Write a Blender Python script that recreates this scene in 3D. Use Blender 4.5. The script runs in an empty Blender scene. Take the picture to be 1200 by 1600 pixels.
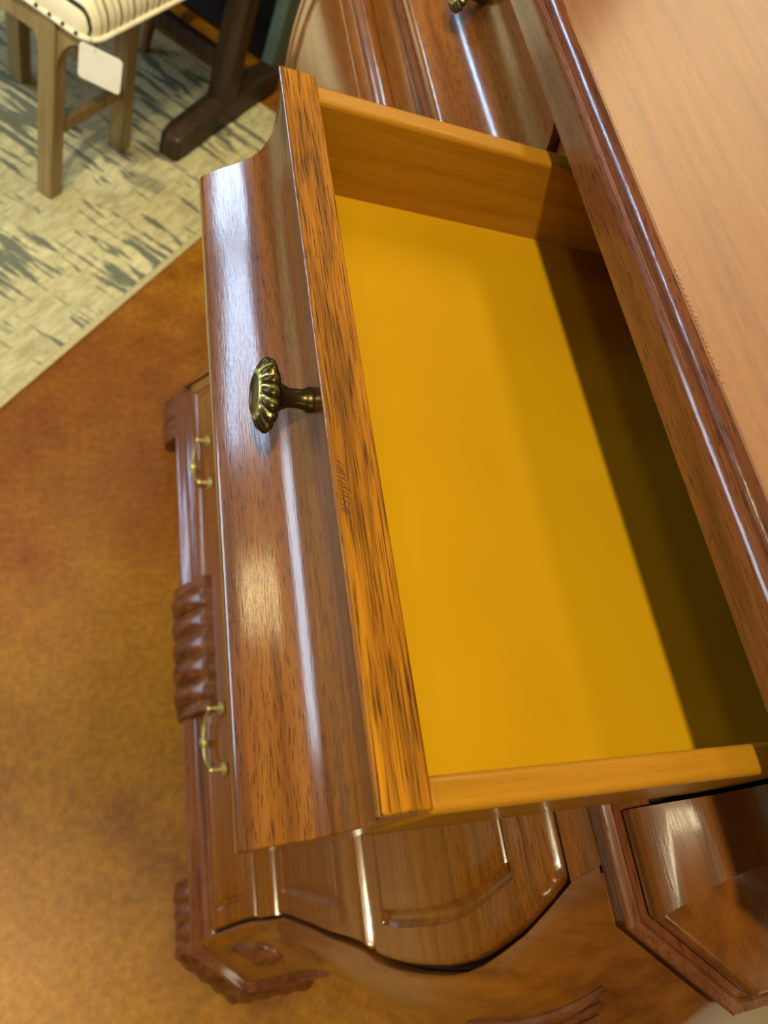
import bpy, bmesh, math, random
from mathutils import Vector, Matrix
random.seed(7)
S = 1.45                      # metres per measured unit (the camera stands 1.45 m above the floor)
SC = bpy.context.scene
COL = SC.collection

# ------------------------------------------------------------------ camera
cam_d = bpy.data.cameras.new('camera')
cam = bpy.data.objects.new('camera', cam_d); COL.objects.link(cam)
cam_d.sensor_fit = 'VERTICAL'; cam_d.sensor_height = 36.0; cam_d.sensor_width = 27.0
cam_d.lens = 1190 / 1600 * 36
right = Vector((0.91727915, -0.14266394, 0.37181442))
down = Vector((0.04647506, -0.88890608, -0.45572585))
fwd = Vector((0.39552375, 0.43530792, -0.8087447))
m = Matrix((right, -down, -fwd)).transposed().to_4x4()
m.translation = Vector((0, 0, S))
cam.matrix_world = m
cam_d.clip_start = 0.01
cam_d.dof.use_dof = True
cam_d.dof.focus_distance = 0.40
cam_d.dof.aperture_fstop = 10.5
SC.camera = cam

# ------------------------------------------------------------------ world, lights, exposure
w = bpy.data.worlds.new('world'); SC.world = w; w.use_nodes = True
bg = w.node_tree.nodes['Background']
bg.inputs[0].default_value = (0.80, 0.60, 0.40, 1); bg.inputs[1].default_value = 0.03
SC.view_settings.view_transform = 'Standard'; SC.view_settings.look = 'None'
SC.view_settings.gamma = 1; SC.view_settings.use_curve_mapping = False
SC.view_settings.exposure = 0.0


def area(name, loc, target, sx, sy, power, color, shape='RECTANGLE', spread=None):
    d = bpy.data.lights.new(name, 'AREA'); d.shape = shape; d.size = sx; d.size_y = sy
    d.energy = power; d.color = color
    if spread: d.spread = math.radians(spread)
    o = bpy.data.objects.new(name, d); COL.objects.link(o)
    o.location = loc
    o.rotation_euler = (Vector(target) - Vector(loc)).to_track_quat('-Z', 'Y').to_euler()
    return o


# ceiling lamp that throws the shadow of the top board into the drawer
area('ceiling_lamp', (-0.34, -0.12, 2.75), (0.18, 0.22, 1.1), 0.09, 0.09, 29, (1.0, 0.92, 0.58), 'DISK')
# daylight from a wide, low shop window beyond the far end
area('shop_window_far', (-1.70, 3.25, 2.16), (0.1, 0.4, 1.1), 1.0, 0.13, 21, (0.46, 0.70, 1.0))
area('shop_window_mid', (-2.35, 2.50, 2.40), (0.1, 0.3, 1.1), 1.0, 0.13, 21, (0.50, 0.72, 1.0))
area('shop_window_side', (-2.85, 1.25, 1.05), (0.1, 0.2, 0.9), 1.4, 0.9, 46, (0.66, 0.81, 1.0))
# warm lamps along the aisle in front of the chest and behind the viewer, then two added fills
area('aisle_lamp', (-1.8, 0.95, 2.1), (0.1, 0.15, 1.1), 0.24, 0.10, 2.6, (1.0, 0.82, 0.42))
area('aisle_lamp_near', (-0.76, -0.14, 2.60), (0.3, 0.0, 1.1), 0.26, 0.16, 2.6, (1.0, 0.86, 0.56))
area('wall_fill_light', (0.55, 1.45, 2.3), (1.02, 1.45, 1.5), 0.9, 0.2, 20, (1.0, 0.88, 0.64))  # added to brighten the wall so the top board reflects it strongly
area('near_fill_light', (-0.5, -2.4, 1.7), (0.3, 0.0, 0.9), 0.7, 0.5, 8, (1.0, 0.84, 0.55))  # unseen fill, added to lift the surfaces that face the near end


def track_spot(name, loc, target, power, color, deg, soft=0.04):
    d = bpy.data.lights.new(name, 'SPOT'); d.energy = power; d.color = color; d.spot_size = math.radians(deg); d.spot_blend = 0.5; d.shadow_soft_size = soft
    o = bpy.data.objects.new(name, d); COL.objects.link(o); o.location = loc
    o.rotation_euler = (Vector(target) - Vector(loc)).to_track_quat('-Z', 'Y').to_euler()


track_spot('rug_spot', (-0.7, 0.3, 2.8), (-0.15, 1.75, 0.0), 210, (1.0, 0.92, 0.64), 56)
track_spot('floor_spot', (-0.75, -0.55, 2.8), (-0.25, -0.35, 0.0), 110, (1.0, 0.88, 0.54), 46)


# ------------------------------------------------------------------ materials
def new_mat(name):
    mt = bpy.data.materials.new(name); mt.use_nodes = True
    nt = mt.node_tree; bs = nt.nodes['Principled BSDF']
    return mt, nt, bs


def N(nt, t, **kw):
    n = nt.nodes.new(t)
    for k, v in kw.items():
        if k.startswith('i_'): n.inputs[k[2:].replace('_', ' ')].default_value = v
        else: setattr(n, k, v)
    return n


def L(nt, a, b): nt.links.new(a, b)


def lin(r, g, b):
    f = lambda c: (c / 255 / 12.92) if c <= 10 else ((c / 255 + 0.055) / 1.055) ** 2.4
    return (f(r), f(g), f(b), 1)


def ramp(nt, stops):
    r = nt.nodes.new('ShaderNodeValToRGB'); e = r.color_ramp.elements
    e[0].position, e[0].color = stops[0]
    e[1].position, e[1].color = stops[-1]
    for p, c in stops[1:-1]:
        x = e.new(p); x.color = c
    return r


def mixc(nt, fac, a, b, mode='MIX'):
    n = nt.nodes.new('ShaderNodeMix'); n.data_type = 'RGBA'; n.blend_type = mode
    for v, s in ((fac, n.inputs[0]), (a, n.inputs[6]), (b, n.inputs[7])):
        if hasattr(v, 'links'): L(nt, v, s)
        else: s.default_value = v
    return n.outputs[2]


def wood(name, dark, mid, light, axis='y', rough=0.3, pore=0.55, coat=1.0, spec=0.2, bump=0.12, patch=0.5, fine=1.0, coat_rough=0.13, along=62, pore_hi=0.47):
    mt, nt, bs = new_mat(name)
    tc = N(nt, 'ShaderNodeTexCoord')

    def mapped(across, along):
        s = {'x': (along, across, across), 'y': (across, along, across), 'z': (across, across, along)}[axis]
        mp = N(nt, 'ShaderNodeMapping'); mp.inputs['Scale'].default_value = s
        L(nt, tc.outputs['Object'], mp.inputs['Vector']); return mp.outputs[0]
    g1 = N(nt, 'ShaderNodeTexNoise', i_Scale=1.0, i_Detail=5.0, i_Roughness=0.6, i_Distortion=0.25)
    L(nt, mapped(70 * fine, 3.5 * fine), g1.inputs['Vector'])
    g2 = N(nt, 'ShaderNodeTexNoise', i_Scale=1.0, i_Detail=3.0, i_Roughness=0.6)
    L(nt, mapped(760 * fine, along * fine), g2.inputs['Vector'])
    g3 = N(nt, 'ShaderNodeTexNoise', i_Scale=1.0, i_Detail=4.0, i_Roughness=0.55, i_Distortion=0.4)
    L(nt, mapped(9, 3.2), g3.inputs['Vector'])
    r1 = ramp(nt, [(0.30, dark), (0.50, mid), (0.72, light)])
    L(nt, g1.outputs[0], r1.inputs[0])
    r3 = ramp(nt, [(0.36, (0, 0, 0, 1)), (0.66, (1, 1, 1, 1))])
    L(nt, g3.outputs[0], r3.inputs[0])
    pm = N(nt, 'ShaderNodeMath', operation='MULTIPLY'); pm.inputs[1].default_value = patch
    L(nt, r3.outputs[0], pm.inputs[0])
    c = mixc(nt, pm.outputs[0], r1.outputs[0], tuple(0.5 * (a + b) for a, b in zip(dark, mid)))
    r2 = ramp(nt, [(pore_hi - 0.11, (1, 1, 1, 1)), (pore_hi, (0, 0, 0, 1))])
    L(nt, g2.outputs[0], r2.inputs[0])
    qm = N(nt, 'ShaderNodeMath', operation='MULTIPLY'); qm.inputs[1].default_value = pore
    L(nt, r2.outputs[0], qm.inputs[0])
    dk = tuple(x * 0.25 for x in dark[:3]) + (1,)
    c = mixc(nt, qm.outputs[0], c, dk)
    L(nt, c, bs.inputs['Base Color'])
    rr = N(nt, 'ShaderNodeMapRange'); rr.inputs[3].default_value = rough - 0.05; rr.inputs[4].default_value = rough + 0.12
    L(nt, g3.outputs[0], rr.inputs[0]); L(nt, rr.outputs[0], bs.inputs['Roughness'])
    bs.inputs['Coat Weight'].default_value = coat; bs.inputs['Coat Roughness'].default_value = coat_rough; bs.inputs['Specular IOR Level'].default_value = spec
    bp = N(nt, 'ShaderNodeBump'); bp.inputs['Strength'].default_value = bump; bp.inputs['Distance'].default_value = 0.0006
    L(nt, g2.outputs[0], bp.inputs['Height']); L(nt, bp.outputs[0], bs.inputs['Normal'])
    if coat: L(nt, bp.outputs[0], bs.inputs['Coat Normal'])
    return mt


def plain(name, col, rough=0.5, metallic=0.0, var=0.12, scale=30, bump=0.0, coat=0.0):
    mt, nt, bs = new_mat(name)
    tc = N(nt, 'ShaderNodeTexCoord')
    n = N(nt, 'ShaderNodeTexNoise', i_Scale=scale, i_Detail=4.0)
    L(nt, tc.outputs['Object'], n.inputs['Vector'])
    lo = tuple(x * (1 - var) for x in col[:3]) + (1,); hi = tuple(min(1, x * (1 + var)) for x in col[:3]) + (1,)
    r = ramp(nt, [(0.3, lo), (0.7, hi)]); L(nt, n.outputs[0], r.inputs[0])
    L(nt, r.outputs[0], bs.inputs['Base Color'])
    bs.inputs['Roughness'].default_value = rough; bs.inputs['Metallic'].default_value = metallic
    bs.inputs['Coat Weight'].default_value = coat
    if bump:
        bp = N(nt, 'ShaderNodeBump'); bp.inputs['Strength'].default_value = bump; bp.inputs['Distance'].default_value = 0.001
        L(nt, n.outputs[0], bp.inputs['Height']); L(nt, bp.outputs[0], bs.inputs['Normal'])
    return mt


RED = dict(dark=lin(86, 45, 8), mid=lin(116, 64, 14), light=lin(132, 78, 21))
M_front = wood('mahogany_front', **RED, axis='y', rough=0.30)
M_post = wood('mahogany_upright', **RED, axis='z', rough=0.30, pore=0.12, bump=0.04)
M_cant = wood('mahogany_block', **RED, axis='y', rough=0.30, pore=0.18, bump=0.08)
M_side = wood('mahogany_side', **RED, axis='x', rough=0.30)
M_cove = wood('mahogany_cove', dark=lin(90, 48, 10), mid=lin(130, 75, 20), light=lin(150, 92, 30), axis='y', rough=0.30, bump=0.09, pore=0.62, fine=1.35, along=70)
M_edge = wood('golden_edge_grain', dark=lin(88, 50, 5), mid=lin(162, 100, 9), light=lin(200, 132, 16), axis='y', rough=0.5, pore=0.9, coat=0.0, spec=0.12, bump=0.25, patch=0.12, along=16, fine=1.7, pore_hi=0.485)
M_top = wood('polished_top', dark=lin(118, 66, 28), mid=lin(142, 84, 38), light=lin(150, 94, 44), axis='y', rough=0.34, pore=0.22, coat=1.0, coat_rough=0.24, spec=0.4, bump=0.08, patch=0.5)
M_topedge = wood('top_moulding_wood', dark=lin(66, 32, 16), mid=lin(112, 62, 32), light=lin(136, 80, 42), axis='y', rough=0.28)
M_side_maple = wood('ochre_drawer_side', dark=lin(150, 98, 16), mid=lin(168, 112, 20), light=lin(178, 120, 26), axis='x', rough=0.38, pore=0.12, coat=0.06, spec=0.15, bump=0.05)
M_dark = plain('dark_cavity_wood', lin(40, 20, 8), 0.7)
M_carve = wood('carved_wood', dark=lin(60, 28, 12), mid=lin(100, 56, 26), light=lin(126, 78, 42), axis='z', rough=0.34, coat=0.4, pore=0.2)


def dents(mt, scale=17.0, size=0.045, keep=0.72):      # little knocks left by distressing, scattered over the finish
    nt = mt.node_tree; bs = nt.nodes['Principled BSDF']
    src = bs.inputs['Base Color'].links[0].from_socket
    tc = N(nt, 'ShaderNodeTexCoord')
    v = N(nt, 'ShaderNodeTexVoronoi', i_Scale=scale); L(nt, tc.outputs['Object'], v.inputs['Vector'])
    r = ramp(nt, [(size * .6, (1, 1, 1, 1)), (size, (0, 0, 0, 1))]); L(nt, v.outputs['Distance'], r.inputs[0])
    sep = N(nt, 'ShaderNodeSeparateColor'); L(nt, v.outputs['Color'], sep.inputs[0])
    g = N(nt, 'ShaderNodeMath', operation='GREATER_THAN'); g.inputs[1].default_value = keep; L(nt, sep.outputs[0], g.inputs[0])
    mm = N(nt, 'ShaderNodeMath', operation='MULTIPLY'); L(nt, g.outputs[0], mm.inputs[0]); L(nt, r.outputs[0], mm.inputs[1])
    L(nt, mixc(nt, mm.outputs[0], src, lin(40, 22, 8)), bs.inputs['Base Color'])


for _m in (M_cove, M_front, M_cant, M_post): dents(_m)
M_ink = plain('painted_drawer_bottom', lin(190, 138, 2), 0.8, var=0.05, scale=6)
M_ink.node_tree.nodes['Principled BSDF'].inputs['Specular IOR Level'].default_value = 0.12


def specks(mt):       # tiny pale and dark dust specks on the drawer bottom
    nt = mt.node_tree; bs = nt.nodes['Principled BSDF']
    src = bs.inputs['Base Color'].links[0].from_socket
    tc = N(nt, 'ShaderNodeTexCoord')
    v = N(nt, 'ShaderNodeTexVoronoi', i_Scale=26.0); L(nt, tc.outputs['Object'], v.inputs['Vector'])
    r = ramp(nt, [(0.018, (1, 1, 1, 1)), (0.03, (0, 0, 0, 1))]); L(nt, v.outputs['Distance'], r.inputs[0])
    sep = N(nt, 'ShaderNodeSeparateColor'); L(nt, v.outputs['Color'], sep.inputs[0])
    g = N(nt, 'ShaderNodeMath', operation='GREATER_THAN'); g.inputs[1].default_value = 0.6; L(nt, sep.outputs[0], g.inputs[0])
    mm = N(nt, 'ShaderNodeMath', operation='MULTIPLY'); L(nt, g.outputs[0], mm.inputs[0]); L(nt, r.outputs[0], mm.inputs[1])
    tint = mixc(nt, sep.outputs[1], lin(80, 40, 5), lin(250, 220, 140))
    L(nt, mixc(nt, mm.outputs[0], src, tint), bs.inputs['Base Color'])


specks(M_ink)

# antique brass: the crevice attribute carries the pale green patina
M_brass, nt, bs = new_mat('antique_brass')
at = N(nt, 'ShaderNodeAttribute', attribute_name='groove')
nz = N(nt, 'ShaderNodeTexNoise', i_Scale=350.0, i_Detail=4.0)
tcb = N(nt, 'ShaderNodeTexCoord'); L(nt, tcb.outputs['Object'], nz.inputs['Vector'])
ad = N(nt, 'ShaderNodeMath', operation='MULTIPLY_ADD'); ad.inputs[1].default_value = 0.5; ad.inputs[2].default_value = -0.25
L(nt, nz.outputs[0], ad.inputs[0])
sm = N(nt, 'ShaderNodeMath', operation='ADD'); L(nt, at.outputs['Fac'], sm.inputs[0]); L(nt, ad.outputs[0], sm.inputs[1])
rp = ramp(nt, [(0.35, lin(74, 58, 26)), (0.55, lin(126, 112, 52)), (0.75, lin(196, 190, 118))])
L(nt, sm.outputs[0], rp.inputs[0]); L(nt, rp.outputs[0], bs.inputs['Base Color'])
bs.inputs['Metallic'].default_value = 0.75; bs.inputs['Roughness'].default_value = 0.33
M_pull = plain('dull_brass', lin(176, 160, 96), 0.35, metallic=0.6)

# stained concrete floor
M_floor, nt, bs = new_mat('stained_concrete')
tc = N(nt, 'ShaderNodeTexCoord')
n1 = N(nt, 'ShaderNodeTexNoise', i_Scale=1.7, i_Detail=3.0, i_Roughness=0.5, i_Distortion=0.5)
n2 = N(nt, 'ShaderNodeTexNoise', i_Scale=9.0, i_Detail=6.0, i_Roughness=0.65)
n3 = N(nt, 'ShaderNodeTexNoise', i_Scale=70.0, i_Detail=4.0, i_Roughness=0.7)
for n in (n1, n2, n3): L(nt, tc.outputs['Object'], n.inputs['Vector'])
a1 = ramp(nt, [(0.36, lin(116, 58, 18)), (0.45, lin(142, 86, 14)), (0.56, lin(164, 108, 12)), (0.66, lin(148, 114, 14))])
L(nt, n1.outputs[0], a1.inputs[0])
a2 = ramp(nt, [(0.35, lin(116, 70, 10)), (0.65, lin(188, 134, 36))]); L(nt, n2.outputs[0], a2.inputs[0])
c = mixc(nt, 0.45, a1.outputs[0], a2.outputs[0])
def stain(cx, cy, rad):      # a stain pooled in the concrete at (cx, cy)
    mp = N(nt, 'ShaderNodeMapping'); mp.inputs['Location'].default_value = (-cx / rad, -cy / rad, 0); mp.inputs['Scale'].default_value = (1 / rad, 1 / rad, 0)
    wob = N(nt, 'ShaderNodeVectorMath', operation='MULTIPLY_ADD'); wob.inputs[1].default_value = (0.35, 0.35, 0)
    L(nt, n2.outputs['Color'], wob.inputs[0]); L(nt, tc.outputs['Object'], wob.inputs[2]); L(nt, wob.outputs[0], mp.inputs['Vector'])
    g = N(nt, 'ShaderNodeTexGradient', gradient_type='SPHERICAL'); L(nt, mp.outputs[0], g.inputs[0])
    rr = ramp(nt, [(0.0, (0, 0, 0, 1)), (0.6, (1, 1, 1, 1))]); L(nt, g.outputs[0], rr.inputs[0]); return rr.outputs[0]


def part_of(f, k):
    q = N(nt, 'ShaderNodeMath', operation='MULTIPLY'); q.inputs[1].default_value = k; L(nt, f, q.inputs[0]); return q.outputs[0]


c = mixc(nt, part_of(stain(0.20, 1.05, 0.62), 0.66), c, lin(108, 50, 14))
c = mixc(nt, part_of(stain(0.33, 0.60, 0.34), 0.6), c, lin(140, 96, 10))
c = mixc(nt, part_of(stain(0.05, 0.02, 0.36), 0.5), c, lin(206, 140, 44))
a3 = ramp(nt, [(0.38, (0.60, 0.54, 0.48, 1)), (0.66, (1.02, 0.98, 0.9, 1))]); L(nt, n3.outputs[0], a3.inputs[0])
c = mixc(nt, 0.7, c, a3.outputs[0], 'MULTIPLY')
L(nt, c, bs.inputs['Base Color']); bs.inputs['Roughness'].default_value = 0.42
bs.inputs['Specular IOR Level'].default_value = 0.3

# distressed rug, streaks along local y
M_rug, nt, bs = new_mat('distressed_rug')
tc = N(nt, 'ShaderNodeTexCoord')


def mapd(sc, off=(0, 0, 0)):
    mp = N(nt, 'ShaderNodeMapping'); mp.inputs['Scale'].default_value = sc; mp.inputs['Location'].default_value = off
    L(nt, tc.outputs['Object'], mp.inputs['Vector']); return mp.outputs[0]


q1 = N(nt, 'ShaderNodeTexNoise', i_Scale=1.0, i_Detail=5.0, i_Roughness=0.6, i_Distortion=0.3); L(nt, mapd((40, 6.5, 1)), q1.inputs['Vector'])
q2 = N(nt, 'ShaderNodeTexNoise', i_Scale=3.0, i_Detail=3.0); L(nt, tc.outputs['Object'], q2.inputs['Vector'])
q3 = N(nt, 'ShaderNodeTexNoise', i_Scale=1.0, i_Detail=4.0, i_Roughness=0.7); L(nt, mapd((16, 60, 1)), q3.inputs['Vector'])
q4 = N(nt, 'ShaderNodeTexNoise', i_Scale=140.0, i_Detail=2.0); L(nt, tc.outputs['Object'], q4.inputs['Vector'])
base = ramp(nt, [(0.35, lin(150, 138, 98)), (0.65, lin(205, 192, 142))]); L(nt, q2.outputs[0], base.inputs[0])
b2 = ramp(nt, [(0.4, lin(160, 148, 108)), (0.62, lin(214, 202, 152))]); L(nt, q3.outputs[0], b2.inputs[0])
c = mixc(nt, 0.5, base.outputs[0], b2.outputs[0])
msk = N(nt, 'ShaderNodeMath', operation='MULTIPLY_ADD'); msk.inputs[1].default_value = 0.62; msk.inputs[2].default_value = -0.30
L(nt, q2.outputs[0], msk.inputs[0])
smm = N(nt, 'ShaderNodeMath', operation='ADD'); L(nt, q1.outputs[0], smm.inputs[0]); L(nt, msk.outputs[0], smm.inputs[1])
st = ramp(nt, [(0.54, (0, 0, 0, 1)), (0.59, (0.9, 0.9, 0.9, 1))]); L(nt, smm.outputs[0], st.inputs[0])
c = mixc(nt, st.outputs[0], c, lin(84, 90, 76))
L(nt, c, bs.inputs['Base Color']); bs.inputs['Roughness'].default_value = 0.95
bp = N(nt, 'ShaderNodeBump'); bp.inputs['Strength'].default_value = 0.3; bp.inputs['Distance'].default_value = 0.002
L(nt, q4.outputs[0], bp.inputs['Height']); L(nt, bp.outputs[0], bs.inputs['Normal'])
M_bind = plain('rug_binding', lin(176, 160, 116), 0.95, scale=120, bump=0.3)
M_chairwood = wood('weathered_oak', dark=lin(120, 100, 62), mid=lin(150, 128, 84), light=lin(168, 146, 98), axis='z', rough=0.6, pore=0.3, coat=0.0)
M_trestle = wood('dark_walnut', dark=lin(40, 30, 18), mid=lin(62, 47, 30), light=lin(80, 62, 42), axis='z', rough=0.5, pore=0.4, coat=0.1)
M_trestle2 = wood('orange_brown_wood', dark=lin(92, 58, 26), mid=lin(132, 88, 44), light=lin(150, 104, 56), axis='z', rough=0.5, pore=0.3, coat=0.1)
M_black = plain('black_lacquer', lin(10, 8, 7), 0.35)
M_teal = plain('teal_grey_paint', lin(104, 124, 108), 0.6)
M_tag = plain('white_card', lin(245, 238, 222), 0.7, var=0.03, scale=25)
M_string = plain('grey_cord', lin(120, 110, 90), 0.8)
M_wall = plain('warm_plaster', lin(226, 206, 170), 0.85, var=0.06, scale=3)

M_stripe, nt, bs = new_mat('striped_ticking')
tc = N(nt, 'ShaderNodeTexCoord'); sp = N(nt, 'ShaderNodeSeparateXYZ'); L(nt, tc.outputs['Object'], sp.inputs[0])
mu = N(nt, 'ShaderNodeMath', operation='MULTIPLY'); mu.inputs[1].default_value = 1 / 0.042; L(nt, sp.outputs[0], mu.inputs[0])
fr = N(nt, 'ShaderNodeMath', operation='FRACT'); L(nt, mu.outputs[0], fr.inputs[0])
rs = ramp(nt, [(0.0, lin(34, 30, 30)), (0.13, lin(224, 212, 176))])
for p, cc in ((0.10, lin(34, 30, 30)), (0.55, lin(230, 218, 182)), (0.57, lin(140, 124, 96)), (0.62, lin(140, 124, 96)), (0.64, lin(228, 216, 180))):
    e = rs.color_ramp.elements.new(p); e.color = cc
L(nt, fr.outputs[0], rs.inputs[0]); L(nt, rs.outputs[0], bs.inputs['Base Color']); bs.inputs['Roughness'].default_value = 0.9
M_welt = plain('ticking_welt', lin(226, 216, 186), 0.9)
M_nail = plain('dark_nailhead', lin(60, 54, 46), 0.4, metallic=0.6)


# ------------------------------------------------------------------ builders
def thing(name, label, cat, loc=(0, 0, 0), rotz=0.0, group=None):
    o = bpy.data.objects.new(name, None); COL.objects.link(o)
    o.location = loc; o.rotation_euler = (0, 0, rotz); o.empty_display_size = 0.1
    o['label'] = label; o['category'] = cat
    if group: o['group'] = group
    return o


def tag(o, label, cat, group=None):
    o['label'] = label; o['category'] = cat
    if group: o['group'] = group
    return o


class MB:
    def __init__(s): s.v = []; s.f = []
    def vert(s, p): s.v.append(tuple(p)); return len(s.v) - 1
    def face(s, *i): s.f.append(tuple(i))

    def box(s, a, b):
        i = [s.vert((x, y, z)) for x in (a[0], b[0]) for y in (a[1], b[1]) for z in (a[2], b[2])]
        for q in ((0, 1, 3, 2), (4, 6, 7, 5), (0, 4, 5, 1), (2, 3, 7, 6), (0, 2, 6, 4), (1, 5, 7, 3)): s.face(*[i[k] for k in q])

    def loft(s, rings, closed=True, caps=True):
        base = [[s.vert(p) for p in r] for r in rings]
        n = len(base[0])
        for a, b in zip(base, base[1:]):
            for k in range(n if closed else n - 1):
                s.face(a[k], a[(k + 1) % n], b[(k + 1) % n], b[k])
        if caps and closed: s.face(*reversed(base[0])); s.face(*base[-1])
        return base

    def tube(s, pts, rad, n=10):
        rings = []; pts = [Vector(p) for p in pts]
        for i, p in enumerate(pts):
            t = (pts[min(i + 1, len(pts) - 1)] - pts[max(i - 1, 0)]).normalized()
            u = t.orthogonal().normalized() if i == 0 else (u - t * u.dot(t)).normalized()
            v = t.cross(u); r = rad[i] if isinstance(rad, (list, tuple)) else rad
            rings.append([p + (u * math.cos(2 * math.pi * k / n) + v * math.sin(2 * math.pi * k / n)) * r for k in range(n)])
        s.loft(rings)

    def lathe(s, origin, axis, prof, n=24):     # prof: (distance along axis, radius)
        o = Vector(origin); ax = Vector(axis).normalized(); u = ax.orthogonal().normalized(); v = ax.cross(u)
        s.loft([[o + ax * h + (u * math.cos(2 * math.pi * k / n) + v * math.sin(2 * math.pi * k / n)) * max(r, 1e-5) for k in range(n)] for h, r in prof])

    def build(s, name, mat, parent=None, smooth=30, bevel=0.0, off=None, seg=2):
        me = bpy.data.meshes.new(name)
        o3 = Vector(off) if off is not None else Vector((0, 0, 0))
        me.from_pydata([tuple(Vector(p) - o3) for p in s.v], [], s.f)
        bm = bmesh.new(); bm.from_mesh(me)
        bmesh.ops.remove_doubles(bm, verts=bm.verts, dist=1e-6)
        bmesh.ops.recalc_face_normals(bm, faces=bm.faces); bm.to_mesh(me); bm.free()
        if smooth:
            me.polygons.foreach_set('use_smooth', [True] * len(me.polygons))
            me.set_sharp_from_angle(angle=math.radians(smooth))
        me.materials.append(mat)
        o = bpy.data.objects.new(name, me); COL.objects.link(o)
        if parent: o.parent = parent
        if bevel:
            b = o.modifiers.new('bevel', 'BEVEL'); b.width = bevel; b.segments = seg; b.limit_method = 'ANGLE'; b.angle_limit = math.radians(35)
            b.harden_normals = False
        return o


def lerp_tab(tab):
    xs = [t[0] for t in tab]; ys = [t[1] for t in tab]

    def f(x):                       # smooth monotone-ish cubic through the measured points
        if x <= xs[0]: return ys[0]
        if x >= xs[-1]: return ys[-1]
        i = max(k for k in range(len(xs)) if xs[k] <= x); i = min(i, len(xs) - 2)
        h = xs[i + 1] - xs[i]; t = (x - xs[i]) / h

        def d(k):
            if k == 0 or k == len(xs) - 1: return 0 if False else ((ys[1] - ys[0]) / (xs[1] - xs[0]) if k == 0 else (ys[-1] - ys[-2]) / (xs[-1] - xs[-2]))
            a = (ys[k] - ys[k - 1]) / (xs[k] - xs[k - 1]); b = (ys[k + 1] - ys[k]) / (xs[k + 1] - xs[k])
            return 0 if a * b <= 0 else 2 * a * b / (a + b)
        m0, m1 = d(i) * h, d(i + 1) * h
        return (2 * t ** 3 - 3 * t * t + 1) * ys[i] + (t ** 3 - 2 * t * t + t) * m0 + (-2 * t ** 3 + 3 * t * t) * ys[i + 1] + (t ** 3 - t * t) * m1
    return f


def P(y, X, z): return Vector((X * S, y * S, z * S))


# ================================================================== setting
b = MB(); b.box((-3.5, -2.5, -0.05), (3.2, 4.6, 0.0)); fl = b.build('floor', M_floor, smooth=0); fl['kind'] = 'structure'
b = MB(); b.box((1.02, -2.5, 0.0), (1.12, 1.55, 2.9)); wl = b.build('wall_right', M_wall, smooth=0); wl['kind'] = 'structure'

# ================================================================== chest of drawers
YC = 0.3375; YP = 0.3275
ROOT = P(YC, 0.36, 0)
chest = thing('chest_of_drawers', 'tall carved mahogany chest with canted corners, its near top drawer pulled open', 'chest of drawers', ROOT)
mir = lambda y: 2 * YC - y
mip = lambda y: 2 * YP - y

Xf = lerp_tab([(.055, .163), (.075, .173), (.10, .1855), (.13, .199), (.16, .2075), (.20, .213), (.30, .2095), (.40, .2015), (.47, .195), (.54, .188), (.60, .1835), (.64, .184), (.69, .1945), (.705, .199), (.720, .2036)])
ya = lerp_tab([(.055, -.030), (.10, -.029), (.15, -.029), (.20, -.031), (.28, -.037), (.35, -.044), (.415, -.052), (.48, -.058), (.54, -.061), (.60, -.0585), (.66, -.051), (.70, -.040), (.720, -.0275)])
ye = lerp_tab([(.055, -.024), (.075, -.020), (.14, -.0125), (.20, -.0125), (.263, -.0176), (.36, -.027), (.4685, -.0345), (.50, -.0395), (.56, -.0425), (.608, -.042), (.637, -.0394), (.671, -.029), (.692, -.0184), (.704, -.0099), (.720, -.004)])
cx = lerp_tab([(.055, .046), (.09, .044), (.14, .040), (.25, .039), (.5, .038), (.72, .036)])
cy = lerp_tab([(.055, .042), (.09, .040), (.14, .035), (.25, .033), (.5, .034), (.72, .031)])
ZB, ZT = .058, .724
zlev = [ZB + (ZT - ZB) * i / 44 for i in range(45)]

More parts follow.
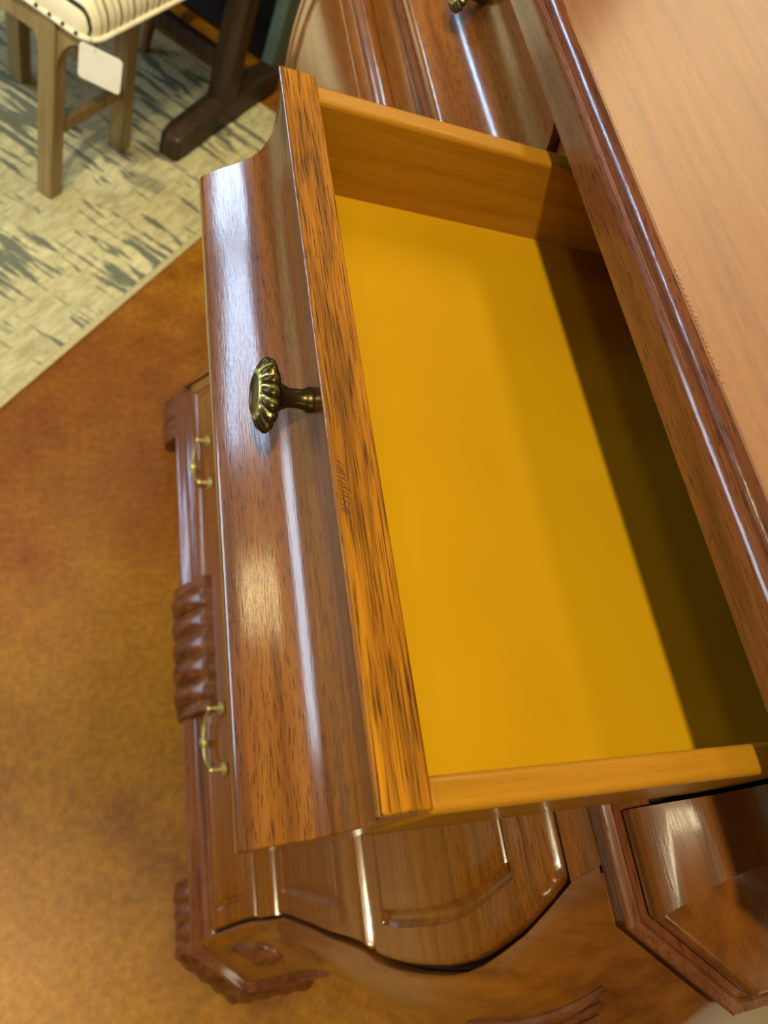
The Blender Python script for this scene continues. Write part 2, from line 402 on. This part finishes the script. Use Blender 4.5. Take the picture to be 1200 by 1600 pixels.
for flip in (False, True):
    Y = mir if flip else (lambda y: y)
    b = MB(); rings = []
    for z in zlev:
        x0, a, e, dx, dy = Xf(z), ya(z), min(ye(z) - .0012, ya(z) + .06), cx(z), cy(z)
        pts = [(e, x0 + .03), (e, x0 + .001), (e - .0008, x0), ]
        n = 5
        for k in range(1, n + 1): pts.append((e + (a + .004 - e) * k / n, x0 - .0006 * math.sin(math.pi * k / n)))
        pts += [(a + .0012, x0 + .0006), (a - dy * .06, x0 + dx * .07)]
        for k in range(1, 6): pts.append((a - dy * (.06 + .86 * k / 6), x0 + dx * (.07 + .86 * k / 6) - .0008 * math.sin(math.pi * k / 6)))
        pts += [(a - dy * .97, x0 + dx * .96), (a - dy, x0 + dx + .003), (a - dy, x0 + dx + .03), (a - dy + .02, x0 + dx + .03)]
        rings.append([P(Y(y), x, z) for y, x in pts])
    b.loft(rings)
    post = b.build('corner_post', M_post, chest, off=ROOT, smooth=40)

    # side panel of the case
    b = MB(); rings = []
    for z in zlev[2:]:
        y0 = ya(z) - cy(z) + .004
        rings.append([P(Y(y), x, z) for y, x in ((y0, Xf(z) + cx(z) + .02), (y0, .60), (y0 + .012, .60), (y0 + .012, Xf(z) + cx(z) + .02))])
    b.loft(rings); b.build('side_panel', M_side, chest, off=ROOT)

    # leaf carving on the knee and on the scroll of the foot
    def surf(t, z, out=0.0):      # t=-1..0 front face, 0..1 canted face
        if t < 0: y, x, ny, nx = ya(z) - t * .05, Xf(z), 0, -1
        else: y, x, ny, nx = ya(z) - cy(z) * t, Xf(z) + cx(z) * t, -.72, -.69
        return P(Y(y + ny * out), x + nx * out, z)
    b = MB()
    for k in range(8):
        t0, z0, z1 = .20 + .10 * k, .612 - .011 * k, .702 - .006 * k; pts = []; rad = []
        for i in range(11):
            u = i / 10
            pts.append(surf(t0 + .10 * u + .06 * math.sin(math.pi * u), z0 + (z1 - z0) * u, .0006))
            rad.append(S * .0046 * min(1, (u + .02) / .18) ** .6 * (1 - u * .93) ** .5)
        b.tube(pts, rad, 10)
    b.build('knee_leaf_carving', M_carve, post, off=ROOT)
    b = MB()
    for k in range(6):
        pts = []; rad = []
        for i in range(7):
            u = i / 6
            pts.append(surf(.12 + .62 * u, .091 + .0082 * k + .010 * math.sin(math.pi * u) + .006 * u, .0004)); rad.append(S * .0036 * math.sin(math.pi * min(max(u, .08), .95)) ** .7)
        b.tube(pts, rad, 8)
    b.build('foot_leaf_carving', M_carve, post, off=ROOT)

# dark frame behind the drawer fronts (shows as the gaps between them)
b = MB(); rings = []
for z in zlev:
    e = ye(z) - .0005; x = Xf(z) + .009
    rings.append([P(e, x, z), P(mir(e), x, z), P(mir(e), x + .012, z), P(e, x + .012, z)])
b.loft(rings); b.build('drawer_frame', M_dark, chest, off=ROOT)
b = MB(); b.box(P(-.04, .588, .06), P(mir(-.04), .600, .825)); b.build('back_panel', M_dark, chest, off=ROOT)
b = MB(); b.box(P(-.03, .225, .716), P(mir(-.03), .588, .724)); b.build('dust_board', M_dark, chest, off=ROOT)

# front rail below the waist and half-round band above the lowest drawer
b = MB(); rings = []
for z, o in ((.7065, .006), (.7070, .0012), (.7078, .0004), (.713, .0003), (.7185, .0003), (.7240, .0003)):
    e = ye(z) - .004
    rings.append([P(e, Xf(z) + o, z), P(mir(e), Xf(z) + o, z), P(mir(e), Xf(z) + .016, z), P(e, Xf(z) + .016, z)])
b.loft(rings); b.build('front_rail', M_front, chest, off=ROOT)
b = MB(); rings = []
for i in range(13):
    a = math.pi * i / 12; z = .168 - .0215 * math.cos(a); o = -.0048 * math.sin(a) + .001
    e = ye(z) + .0015
    rings.append([P(e, Xf(z) + o, z), P(mir(e), Xf(z) + o, z), P(mir(e), Xf(z) + .016, z), P(e, Xf(z) + .016, z)])
b.loft(rings); b.build('half_round_band', M_front, chest, off=ROOT)


def lower_drawer(zb, zt, pb, pt, pm, bead_top, bead_bot):
    """bombe drawer front whose ends follow the corner posts; panel framed by a cut groove"""
    def zset(): 
        zs = set()
        for c, r in ((zb, .012), (zt, .016), (pb, .006), (pt, .006)):
            for k in range(13): 
                z = c - r + 2 * r * k / 12
                if zb <= z <= zt: zs.add(round(z, 5))
        n = int((zt - zb) / .008)
        for k in range(n + 1): zs.add(round(zb + (zt - zb) * k / n, 5))
        return sorted(zs)
    ts = [0, .0006, .0014, .0026, .004, .007, .011, .015] + [pm + d for d in (-.0056, -.0046, -.004, -.003, -.002, -.001, 0, .001, .002, .003, .004, .0046)] + [pm + .014, pm + .03]
    ts = sorted(t for t in set(ts))
    b = MB(); rows = []
    for z in zset():
        e = ye(z) + .0022
        ys = [e + t for t in ts]; inner = [ys[-1] + (2 * YC - 2 * ys[-1]) * k / 10 for k in range(1, 10)]
        row = []
        for y in ys + inner + [mir(v) for v in reversed(ys)]:
            t = min(y - e, mir(e) - y)
            dz_t, dz_b = zt - z, z - zb
            h = .0034
            dmin = min(t, dz_b * 1.1, dz_t)
            if dmin < .004: h *= math.sqrt(max(0, 1 - (1 - dmin / .004) ** 2))
            if bead_top and dz_t < .016 and t > 0:      # bead pair running along the top edge
                h += .0024 * abs(math.sin(math.pi * min(dz_t, .0155) / .0078)) * min(1, t / .004)
            if bead_top and .016 <= dz_t < zt - pt:
                h += .0022 * math.sin(math.pi * (dz_t - .016) / (zt - pt - .016)) * min(1, max(t - .004, 0) / .02)
            if bead_bot and dz_b < .008: h += .0016 * math.sin(math.pi * dz_b / .008) * min(1, t / .004)
            dp = min(t - pm, pt - z, z - pb)
            gw = .0046 if t - pm <= min(pt - z, z - pb) else .0021
            if abs(dp) < gw: h -= .0034 * math.cos(math.pi / 2 * dp / gw) ** .9
            elif dp >= gw: h -= .0003
            row.append(P(y, Xf(z) + .0030 - h, z))
        rows.append(row)
    b.loft(rows, closed=False, caps=False)
    # returns into the case
    for row, e in ((rows[0], 0), (rows[-1], 1)):
        idx = [b.vert(p) for p in row]; bk = [b.vert(Vector(p) + Vector((.012 * S, 0, 0))) for p in row]
        for k in range(len(row) - 1): b.face(idx[k], idx[k + 1], bk[k + 1], bk[k])
    for c in (0, -1):
        idx = [b.vert(r[c]) for r in rows]; bk = [b.vert(Vector(r[c]) + Vector((.012 * S, 0, 0))) for r in rows]
        for k in range(len(rows) - 1): b.face(idx[k], idx[k + 1], bk[k + 1], bk[k])
    return b.build('drawer', M_front, chest, off=ROOT, smooth=50)


upper = lower_drawer(.4975, .7045, .525, .677, .0225, True, False)
middle = lower_drawer(.197, .489, .225, .413, .0235, True, False)
lowest = lower_drawer(.073, .140, .085, .128, .022, False, False)


def bail_pull(parent, y0, y1, z, mat):
    pts_side = Xf(z) - .0145
    b = MB()
    for y in (y0, y1):
        b.lathe(P(y, Xf(z) + .001, z), (-1, 0, 0), [(S * h, S * r) for h, r in ((0, .0085), (.0030, .0085), (.0046, .0066), (.0056, .003), (.0135, .0026), (.0155, .0038), (.0180, .0032), (.0188, .0))], 16)
    c = .5 * (y0 + y1); pts = []
    for i in range(17):
        u = i / 16; y = y0 + .002 + (y1 - y0 - .004) * u
        drop = .017 * (1 - (2 * u - 1) ** 4)
        pts.append(P(y, pts_side - .004 * (1 - (2 * u - 1) ** 4), z - drop))
    b.tube(pts, [S * (.0016 + .0010 * math.sin(math.pi * i / 16)) for i in range(17)], 10)
    b.lathe(P(c - .006, pts_side - .004, z - .017), (0, 1, 0), [(S * h, S * r) for h, r in ((0, .002), (.002, .0046), (.006, .0058), (.010, .0046), (.012, .002))], 14)
    return b.build('bail_pull', mat, parent, off=ROOT)


bail_pull(lowest, .142, .211, .106, M_pull)
bail_pull(lowest, .512, .578, .106, M_pull)


# mouldings swept round the canted plan
def plan(xf, a, dx, dy, back=.60, mir=mir):
    return [(a - dy, back), (a - dy, xf + dx), (a, xf), (mir(a), xf), (mir(a) + dy, xf + dx), (mir(a) + dy, back)]


def sweep(name, path, prof, mat, parent, **kw):
    b = MB(); n = len(path); rings = []
    for i, (y, x) in enumerate(path):
        segs = []
        if i > 0: segs.append((path[i][0] - path[i - 1][0], path[i][1] - path[i - 1][1]))
        if i < n - 1: segs.append((path[i + 1][0] - path[i][0], path[i + 1][1] - path[i][1]))
        ns = []
        for dy, dx in segs:
            l = math.hypot(dy, dx); ns.append((dx / l, -dy / l))      # outward for a path running front-to-far with the case on +X
        q = (sum(v[0] for v in ns), sum(v[1] for v in ns)); l = math.hypot(*q); q = (q[0] / l, q[1] / l)
        k = 1 / (q[0] * ns[0][0] + q[1] * ns[0][1])
        rings.append([P(y + q[0] * o * k, x + q[1] * o * k, z) for o, z in prof])
    b.loft(rings)
    return b.build(name, mat, parent, off=ROOT, **kw)


wa = plan(.2036, -.0257, .0345, .0315)
sweep('waist_moulding', wa, [(-.012, .7185), (-.0035, .7190), (-.0015, .7200), (-.0010, .7230), (-.0022, .7290), (-.0006, .7335), (.0016, .7354), (.0032, .7362), (.0038, .7374), (.0034, .7385), (.0014, .7403), (.0003, .7409), (-.0006, .7406), (-.0016, .7398), (-.0030, .7396), (-.02, .7396)], M_topedge, chest, smooth=28)

COVE = [(.2036, .7385), (.2002, .7418), (.1989, .7462), (.1989, .7486), (.1991, .7497), (.1996, .7505), (.2003, .7512), (.2036, .7540), (.2074, .7572), (.2130, .7612), (.2189, .7664), (.2223, .7710), (.2244, .7768), (.2257, .7830), (.2260, .7890), (.2255, .7950), (.2245, .8000), (.2225, .8060), (.2200, .8120)]
near_path = [(-.0572, .60), (-.0572, .2381), (-.0257, .2036), (.0123, .2036)]
cprof = [(.2036 - x - .0075, z) for x, z in COVE] + [(.2036 - .2275, .8255), (-.03, .8255), (-.03, .7405)]
cp = sweep('frieze_corner_block', near_path, cprof, M_cant, chest, smooth=28)
far_path = [(mir(y), x) for y, x in reversed(near_path)]
sweep('frieze_corner_block', far_path, cprof, M_cant, chest, smooth=28)
b = MB(); rings = []
for y in (.3115, .3275):
    rings.append([P(y, x + .0062, z) for x, z in COVE] + [P(y, .2262, .8255), P(y, .26, .8255), P(y, .26, .7405)])
b.loft(rings); b.build('drawer_divider', M_cove, chest, off=ROOT)
b = MB(); b.box(P(.0123, .226, .8150), P(mir(.0123), .240, .8250)); b.build('frieze_top_rail', M_topedge, chest, off=ROOT)

# top board with moulded edge
ta = plan(.2045, -.0275, .036, .033)
top_m = sweep('top_moulding', ta, [(-.040, .8250), (-.0010, .8250), (.0008, .8262), (.0014, .8290), (.0018, .8375), (.0024, .8402), (.0023, .8420), (.0017, .8432), (.0007, .8438), (-.0001, .8434), (-.0006, .8420), (-.0030, .8412), (-.0040, .8420), (-.0045, .8437), (-.0055, .8453), (-.0067, .8465), (-.0079, .8473), (-.0088, .8472), (-.0095, .8463), (-.0102, .8453), (-.040, .8452)], M_topedge, chest, smooth=25)
b = MB()
tp = [(ta[0][0] + .0095, ta[0][1]), (ta[1][0] + .0095, ta[1][1] + .0042), (ta[2][0] + .0040, ta[2][1] + .0095)]
tp = tp + [(mir(y), x) for y, x in reversed(tp)]
b.loft([[P(y, x, z) for y, x in tp] for z in (.8300, .8466)]); b.build('top_board', M_top, chest, off=ROOT, bevel=.0012)

# plinth, feet, ornament
pa = plan(.1535, -.0360, .0550, .0465, back=.305, mir=mip)
PLP = [(-.03, .0440), (-.0040, .0440), (-.0012, .0450), (.0, .0475), (.0, .0500), (-.0012, .0520), (-.0030, .0528), (-.0050, .0545), (-.0100, .0572), (-.0125, .0590), (-.0138, .0615), (-.0160, .0625), (-.0180, .0640), (-.0190, .0665), (-.0205, .0675), (-.0240, .0680), (-.03, .0680)]
plinth = sweep('plinth', pa, PLP, M_topedge, chest, smooth=28)
b = MB(); b.box(P(-.05, .19, .046), P(mip(-.05), .30, .062)); b.build('plinth_board', M_dark, chest, off=ROOT)
for flip in (False, True):
    Y = mip if flip else (lambda y: y)
    b = MB(); rings = []
    for z, g in ((.0, -.003), (.003, .005), (.010, .0095), (.020, .0105), (.032, .007), (.041, .001), (.0455, -.003)):
        pts = []
        corner = [(-.083, .290), (-.083, .2085), (-.036, .1535), (.034, .1535)]
        for (y, x), (ny, nx) in zip(corner, ((-1, 0), (-1, -.45), (-.45, -1), (0, -1))): pts.append((y, x, ny, nx))
        ring = []
        for (p0, p1) in zip(pts, pts[1:]):
            for k in range(24):
                u = k / 24
                y, x, ny, nx = [a + (c - a) * u for a, c in zip(p0, p1)]
                gg = g + .0010 * math.sin(k / 24 * math.pi * 8) * (1 if .004 < z < .043 else 0)
                ring.append(P(Y(y + ny * gg), x + nx * gg, z))
        y, x, ny, nx = pts[-1]; ring.append(P(Y(y), x - g, z))
        ring += [P(Y(.030), .172, z), P(Y(-.020), .172, z), P(Y(-.060), .222, z), P(Y(-.060), .290, z)]
        rings.append(ring)
    b.loft(rings); b.build('carved_foot', M_carve, chest, off=ROOT, smooth=60)
    b = MB()
    rings = [[P(Y(y), x, z) for y, x in ((-.078 + o, .53), (-.078 + o, .60), (-.02, .60), (-.02, .53))] for z, o in ((0, .004), (.01, -.003), (.03, -.003), (.062, .012))]
    b.loft(rings); b.build('back_foot', M_dark, chest, off=ROOT)
b = MB(); rings = []
OY0, OY1 = .212, .382
NS = 120
for i in range(NS + 1):
    u = i / NS; y = OY0 + (OY1 - OY0) * u
    if u < .07 or u > .93: amp = .0035
    else: amp = .002 + .0095 * abs(math.sin(math.pi * 5 * (u - .07) / .86)) ** .7
    if u in (0, 1): amp = .001
    ring = []
    for k in range(11):
        v = k / 10; z = .040 + .060 * v
        x = .1500 + .0290 * v ** 1.4 - amp * math.sin(math.pi * min(1, .12 + .80 * v)) - .0015
        ring.append(P(y, x, z))
    ring += [P(y, .190, .100), P(y, .190, .040)]
    rings.append(ring)
b.loft(rings); b.build('gadrooned_ornament', M_carve, plinth, off=ROOT, smooth=45)


# knobs: spiral fluted oval brass heads on a short neck
def knob(parent, y, xs, z):
    b = MB(); n = 112; tilt = Vector((-1, 0, 0.0)).normalized(); u = Vector((0, 1, 0)); v = tilt.cross(u)
    prof = [(.0000, .0046, 0), (.0015, .0048, 0), (.0024, .0040, 0), (.0045, .0035, 0), (.0085, .0036, 0), (.0112, .0048, 0), (.0128, .0070, .2), (.0134, .0095, .7), (.0142, .0115, 1), (.0150, .0127, 1), (.0160, .0134, 1), (.0172, .0134, 1), (.0184, .0126, 1), (.0193, .0115, 1), (.0200, .0100, .9), (.0205, .0086, .5), (.0205, .0080, 0), (.0209, .0077, 0), (.0209, .0071, 0), (.0203, .0066, 0), (.0200, .0050, 0), (.0202, .0025, 0), (.0203, .0002, 0)]
    rings = []; grooves = []
    for j, (h, r, fl) in enumerate(prof):
        ring = []
        for k in range(n):
            th = 2 * math.pi * k / n
            wv = math.sin(16 * th + 260 * (h - .012) * 1.0 + (r - .008) * 420)
            lob = abs(math.cos(.5 * (16 * th + (r - .0134) * 560 * (1 if h > .0166 else -1) + (2.2 if h > .0166 else 2.2)))) ** .7
            rr = r * (1 + .0) - fl * .0016 * (1 - lob); hh = h - fl * .0009 * (1 - lob) * (1 if h > .0166 else -1)
            p = Vector(P(y, xs, z)) + tilt * hh * S + (u * math.cos(th) * 1.02 + v * math.sin(th) * .94) * rr * S
            ring.append(p)
            g = fl * (1 - lob) * 1.15
            if .0084 < r < .0088 or (.0076 < r < .0081 and h > .02): g = .9
            grooves.append(min(1, g))
        rings.append(ring)
    b.loft(rings)
    o = b.build('knob', M_brass, parent, off=ROOT, smooth=60)
    return o, grooves


def paint_groove(o, grooves, src):
    me = o.data
    at = me.attributes.new('groove', 'FLOAT', 'POINT')
    vals = [0.0] * len(me.vertices)
    if len(grooves) == len(me.vertices): vals = grooves
    at.data.foreach_set('value', vals)


def frieze_front(dx, y0, y1):
    """cove-fronted frieze drawer board; returns (front board, top edge strip)"""
    b = MB(); rings = []
    prof = [(x + dx, z) for x, z in COVE] + [(.2206 + dx, .8126), (.2212 + dx, .8128)]
    back = [(.2212 + dx, .8100), (.2360 + dx, .8100), (.2360 + dx, .7425), (.2330 + dx, .7405)]
    ny = 24
    for i in range(ny + 1):
        y = y0 + (y1 - y0) * i / ny
        rings.append([P(y, x, z) for x, z in prof + back])
    b.loft(rings)
    fr = b.build('drawer', M_cove, chest, off=ROOT, smooth=35, bevel=.0010)
    b = MB(); b.box(P(y0 + .0002, .2206 + dx, .8098), P(y1 - .0002, .2362 + dx, .8129))
    b.build('top_edge', M_edge, fr, off=ROOT, bevel=.0012)
    return fr


OPEN = -.1437
d_open = frieze_front(OPEN, .0150, .3090)
d_shut = frieze_front(.0012, .3300, .6240)
for dr, y, dx in ((d_open, .156, OPEN), (d_shut, .4745, .0012)):
    kb, gr = knob(dr, y + .002, .2258 + dx, .788); paint_groove(kb, gr, None)
# open drawer box
DB = .2362 + OPEN
for y0, y1 in ((.0142, .0240), (.2945, .3055)):
    b = MB(); b.box(P(y0, DB - .001, .7590), P(y1, .330, .8112)); b.build('side_board', M_side_maple, d_open, off=ROOT, bevel=.0030, seg=3)
b = MB(); b.box(P(.0235, DB, .7640), P(.2950, .325, .7675)); b.build('bottom_board', M_ink, d_open, off=ROOT, smooth=0)
b = MB(); b.box(P(.0240, .320, .7675), P(.2945, .330, .8090)); b.build('back_board', M_side_maple, d_open, off=ROOT)

# rasp nicks from the distressing along two edges
def nicks(parent, y0, y1, n, fx, dz):
    b = MB()
    for k in range(n):
        y = y0 + (y1 - y0) * (k + random.uniform(-.3, .3)) / n; ln = random.uniform(.0025, .0045); x, z = fx(k / n)
        b.tube([P(y, x, z), P(y - .0008, x + ln * .5, z + dz), P(y - .0022, x + ln, z)], [S * .00012, S * .00030, S * .00012], 6)
    o = b.build('rasp_nicks', M_carve, parent, off=ROOT); o['kind'] = 'stuff'


nicks(d_open, .118, .099, 13, lambda u: (.2214 + OPEN, .8128), .0001)
nicks(top_m, .168, .150, 11, lambda u: (.2052, .8413), .0001)
nicks(top_m, .196, .140, 22, lambda u: (.2136, .8462), .0003)

# ================================================================== rug
e2 = Vector((.588, .809, 0))            # along the near edge (x, y)
ang = math.atan2(e2.y, e2.x)
rug0 = P(.67, -.078, 0)
rug = thing('rug', 'cream distressed area rug with teal-grey streaks and a narrow bound edge', 'rug', rug0, ang)
b = MB(); b.box((-1.6, .016, .0005), (.92 * S - .016, 2.3, .006)); b.build('rug_pile', M_rug, rug, smooth=0)
b = MB(); b.box((-1.6, .0, .0), (.92 * S, .016, .0065)); b.box((.92 * S - .016, .016, .0), (.92 * S, 2.3, .0065)); b.build('bound_edge', M_bind, rug, smooth=0, bevel=.002)

# ================================================================== stool with striped seat (local x runs along the rug edge, y away from it)
st0 = P(1.085, .038, .0); st0.z = .0062
stool = thing('upholstered_stool', 'weathered oak stool with a striped ticking seat and arched brackets, standing on the rug', 'stool', st0, ang)


def leg_box(b, x, y, z0, z1, w0, w1, lean=(0, 0)):
    r = []
    for z, w, k in ((z0, w0, 0), (z1, w1, 1)):
        cxx, cyy = x + lean[0] * k, y + lean[1] * k
        r.append([(cxx - w / 2, cyy - w / 2, z), (cxx + w / 2, cyy - w / 2, z), (cxx + w / 2, cyy + w / 2, z), (cxx - w / 2, cyy + w / 2, z)])
    b.loft(r)


ZS = .445
legs = [(-.030, .108), (.238, .108), (-.030, .41), (.238, .41)]
for i, (x, y) in enumerate(legs):
    b = MB(); leg_box(b, x, y, 0, ZS, .040, .040, (-.02 if i % 2 else 0, 0)); b.build('leg', M_chairwood, stool, bevel=.003)


def bracket(b, x0, y0, dx, dy, zt, r, th):      # quarter-arch corner bracket in the plane (dx,dy)-z
    ring0 = []
    n = 10
    pts = [(0, 0), (0, -r * 1.5)] + [(r * (1 - math.cos(math.pi / 2 * k / n)) * 1.0 + .012 * 0, -r * 1.5 + r * 1.28 * math.sin(math.pi / 2 * k / n)) for k in range(1, n + 1)] + [(r, 0)]
    for s in (-th / 2, th / 2):
        ring0.append([(x0 + dx * a - dy * s, y0 + dy * a + dx * s, zt + c) for a, c in pts])
    b.loft(ring0)


for (x, y, dx, dy) in ((-.010, .108, 1, 0), (.218, .108, -1, 0), (-.030, .128, 0, 1), (-.030, .088, 0, -1)):
    b = MB(); bracket(b, x, y, dx, dy, ZS, .075, .026); b.build('arched_bracket', M_chairwood, stool)
for (a, c) in (((-.010, .099), (.218, .117)), ((-.039, .128), (-.021, .39)), ((.229, .128), (.247, .39))):
    b = MB(); b.box((a[0], a[1], ZS - .06), (c[0], c[1], ZS)); b.build('apron', M_chairwood, stool, bevel=.002)
b = MB(); b.box((-.010, .099, .155), (.218, .117, .185)); b.build('stretcher', M_chairwood, stool, bevel=.003)
b = MB(); b.box((.229, .128, .155), (.247, .39, .185)); b.build('stretcher', M_chairwood, stool, bevel=.003)
# cushion: rounded block, stripes across local x
b = MB(); rings = []
x0, x1, y0, y1 = -.050, .46, .006, .46


def rrect(ins, z, r=.03):
    pts = []
    for cxx, cyy, a0 in ((x1 - r, y0 + r, -90), (x1 - r, y1 - r, 0), (x0 + r, y1 - r, 90), (x0 + r, y0 + r, 180)):
        for k in range(7):
            a = math.radians(a0 + 15 * k); q = max(r - ins, .004); sx = max(0, ins - (r - .004)); pts.append((cxx + q * math.cos(a) - math.copysign(sx, cxx - .2), cyy + q * math.sin(a) - math.copysign(sx, cyy - .23), z))
    return pts


for ins, z in ((.012, ZS), (.002, ZS + .006), (.0, ZS + .022), (.005, ZS + .042), (.017, ZS + .062), (.04, ZS + .080), (.08, ZS + .092), (.14, ZS + .098)): rings.append(rrect(ins, z, .034))
b.loft(rings); b.build('striped_seat', M_stripe, stool, smooth=50)
b = MB(); pr = rrect(-.003, ZS + .004, .034)
b.tube(pr + [pr[0]], .0055, 8); welt = b.build('welt', M_welt, stool, smooth=60)
b = MB()
for k in range(14):
    b.lathe((x0 - .006, y0 + .03 + .030 * k, ZS + .0085), (-1, 0, .5), [(0, .0045), (.002, .004), (.0035, .001)], 8)
nl = b.build('nailhead_row', M_nail, welt); nl['kind'] = 'stuff'
# price tag hanging from the corner of the seat
tg0 = st0 + Matrix.Rotation(ang, 3, 'Z') @ Vector((-.068, -.030, 0)); tg0.z = ZS - .052
ptag = thing('price_tag', 'blank white card tag hanging from the corner of the striped stool seat', 'tag', tg0, ang + math.pi / 2 + .28)
b = MB(); rr_ = []
for yy in (-.0006, .0006):
    pts = []
    for cxx, cyy, a0 in ((.034, .011, -90), (.034, .068, 0), (-.034, .068, 90), (-.034, .011, 180)):
        for k in range(5):
            a = math.radians(a0 + 22.5 * k); pts.append((cxx + .008 * math.cos(a), yy, cyy + .008 * math.sin(a)))
    rr_.append(pts)
b.loft(rr_); b.build('card', M_tag, ptag, smooth=0)
b = MB(); b.tube([(.010, .001, .068), (.014, -.001, .076), (.022, -.006, .084), (.030, -.018, .090)], .0009, 6); b.build('cord', M_string, ptag)

# ================================================================== dark trestle base
tr0 = P(1.27, .165, 0); tr0.z = .0075
tr = thing('trestle_table', 'dark walnut trestle table standing on an upturned sled foot beside the striped stool', 'table', tr0, ang)
b = MB(); rings = []
for x, zl, zh, ww in ((-.02, .0, .040, .040), (-.012, .0, .062, .058), (.02, .0, .074, .062), (.08, .004, .078, .062), (.16, .012, .085, .062), (.30, .012, .088, .062), (.42, .008, .080, .062), (.50, .0, .070, .062), (.53, .0, .05, .05)):
    rings.append([(x, -ww / 2, zl), (x, ww / 2, zl), (x, ww / 2, zh), (x, -ww / 2, zh)])
b.loft(rings); b.build('sled_foot', M_trestle, tr, bevel=.006)
b = MB(); leg_box(b, .225, .0, .080, .735, .062, .062); b.build('upright', M_trestle, tr, bevel=.005)
b = MB(); b.box((-.02, -.02, .700), (.50, .02, .735)); b.build('crosspiece', M_trestle, tr, bevel=.004)
b = MB(); b.box((.21, .03, .16), (.24, .95, .20)); b.build('stretcher', M_trestle, tr, bevel=.004)
b = MB(); b.tube([(.305, .30, .0), (.30, .29, .10), (.32, .28, .3), (.315, .275, .6), (.32, .27, .737)], [.012, .015, .018, .02, .02], 10)
b.build('turned_spindle', M_trestle2, tr)
b = MB(); b.box((.02, -.10, .735), (.58, 1.10, .765)); b.build('tabletop', M_trestle, tr, bevel=.005)

# ================================================================== black cabinet beyond the rug
bc0 = rug0 + e2 * (1.03 * S); nrm = Vector((-.809, .588, 0))
cabp = rug0 + e2 * (1.035 * S) + nrm * (.185 * S)
cab = thing('black_cabinet', 'black lacquered cabinet with a teal-grey side, standing beyond the end of the rug', 'cabinet', cabp, ang)
b = MB(); b.box((0, .03, .02), (.45, 1.1, 1.3)); b.build('body', M_black, cab, bevel=.004)
b = MB(); b.box((-.004, -.012, .0), (.45, .03, 1.32)); b.build('side_panel', M_teal, cab, bevel=.004)
for k in range(2):
    b = MB(); b.lathe((.0, .10 + .035 * k, .20), (-1, 0, 0), [(0, .006), (.003, .011), (.007, .011), (.010, .007), (.011, .0)], 14); b.build('knob', M_pull, cab)
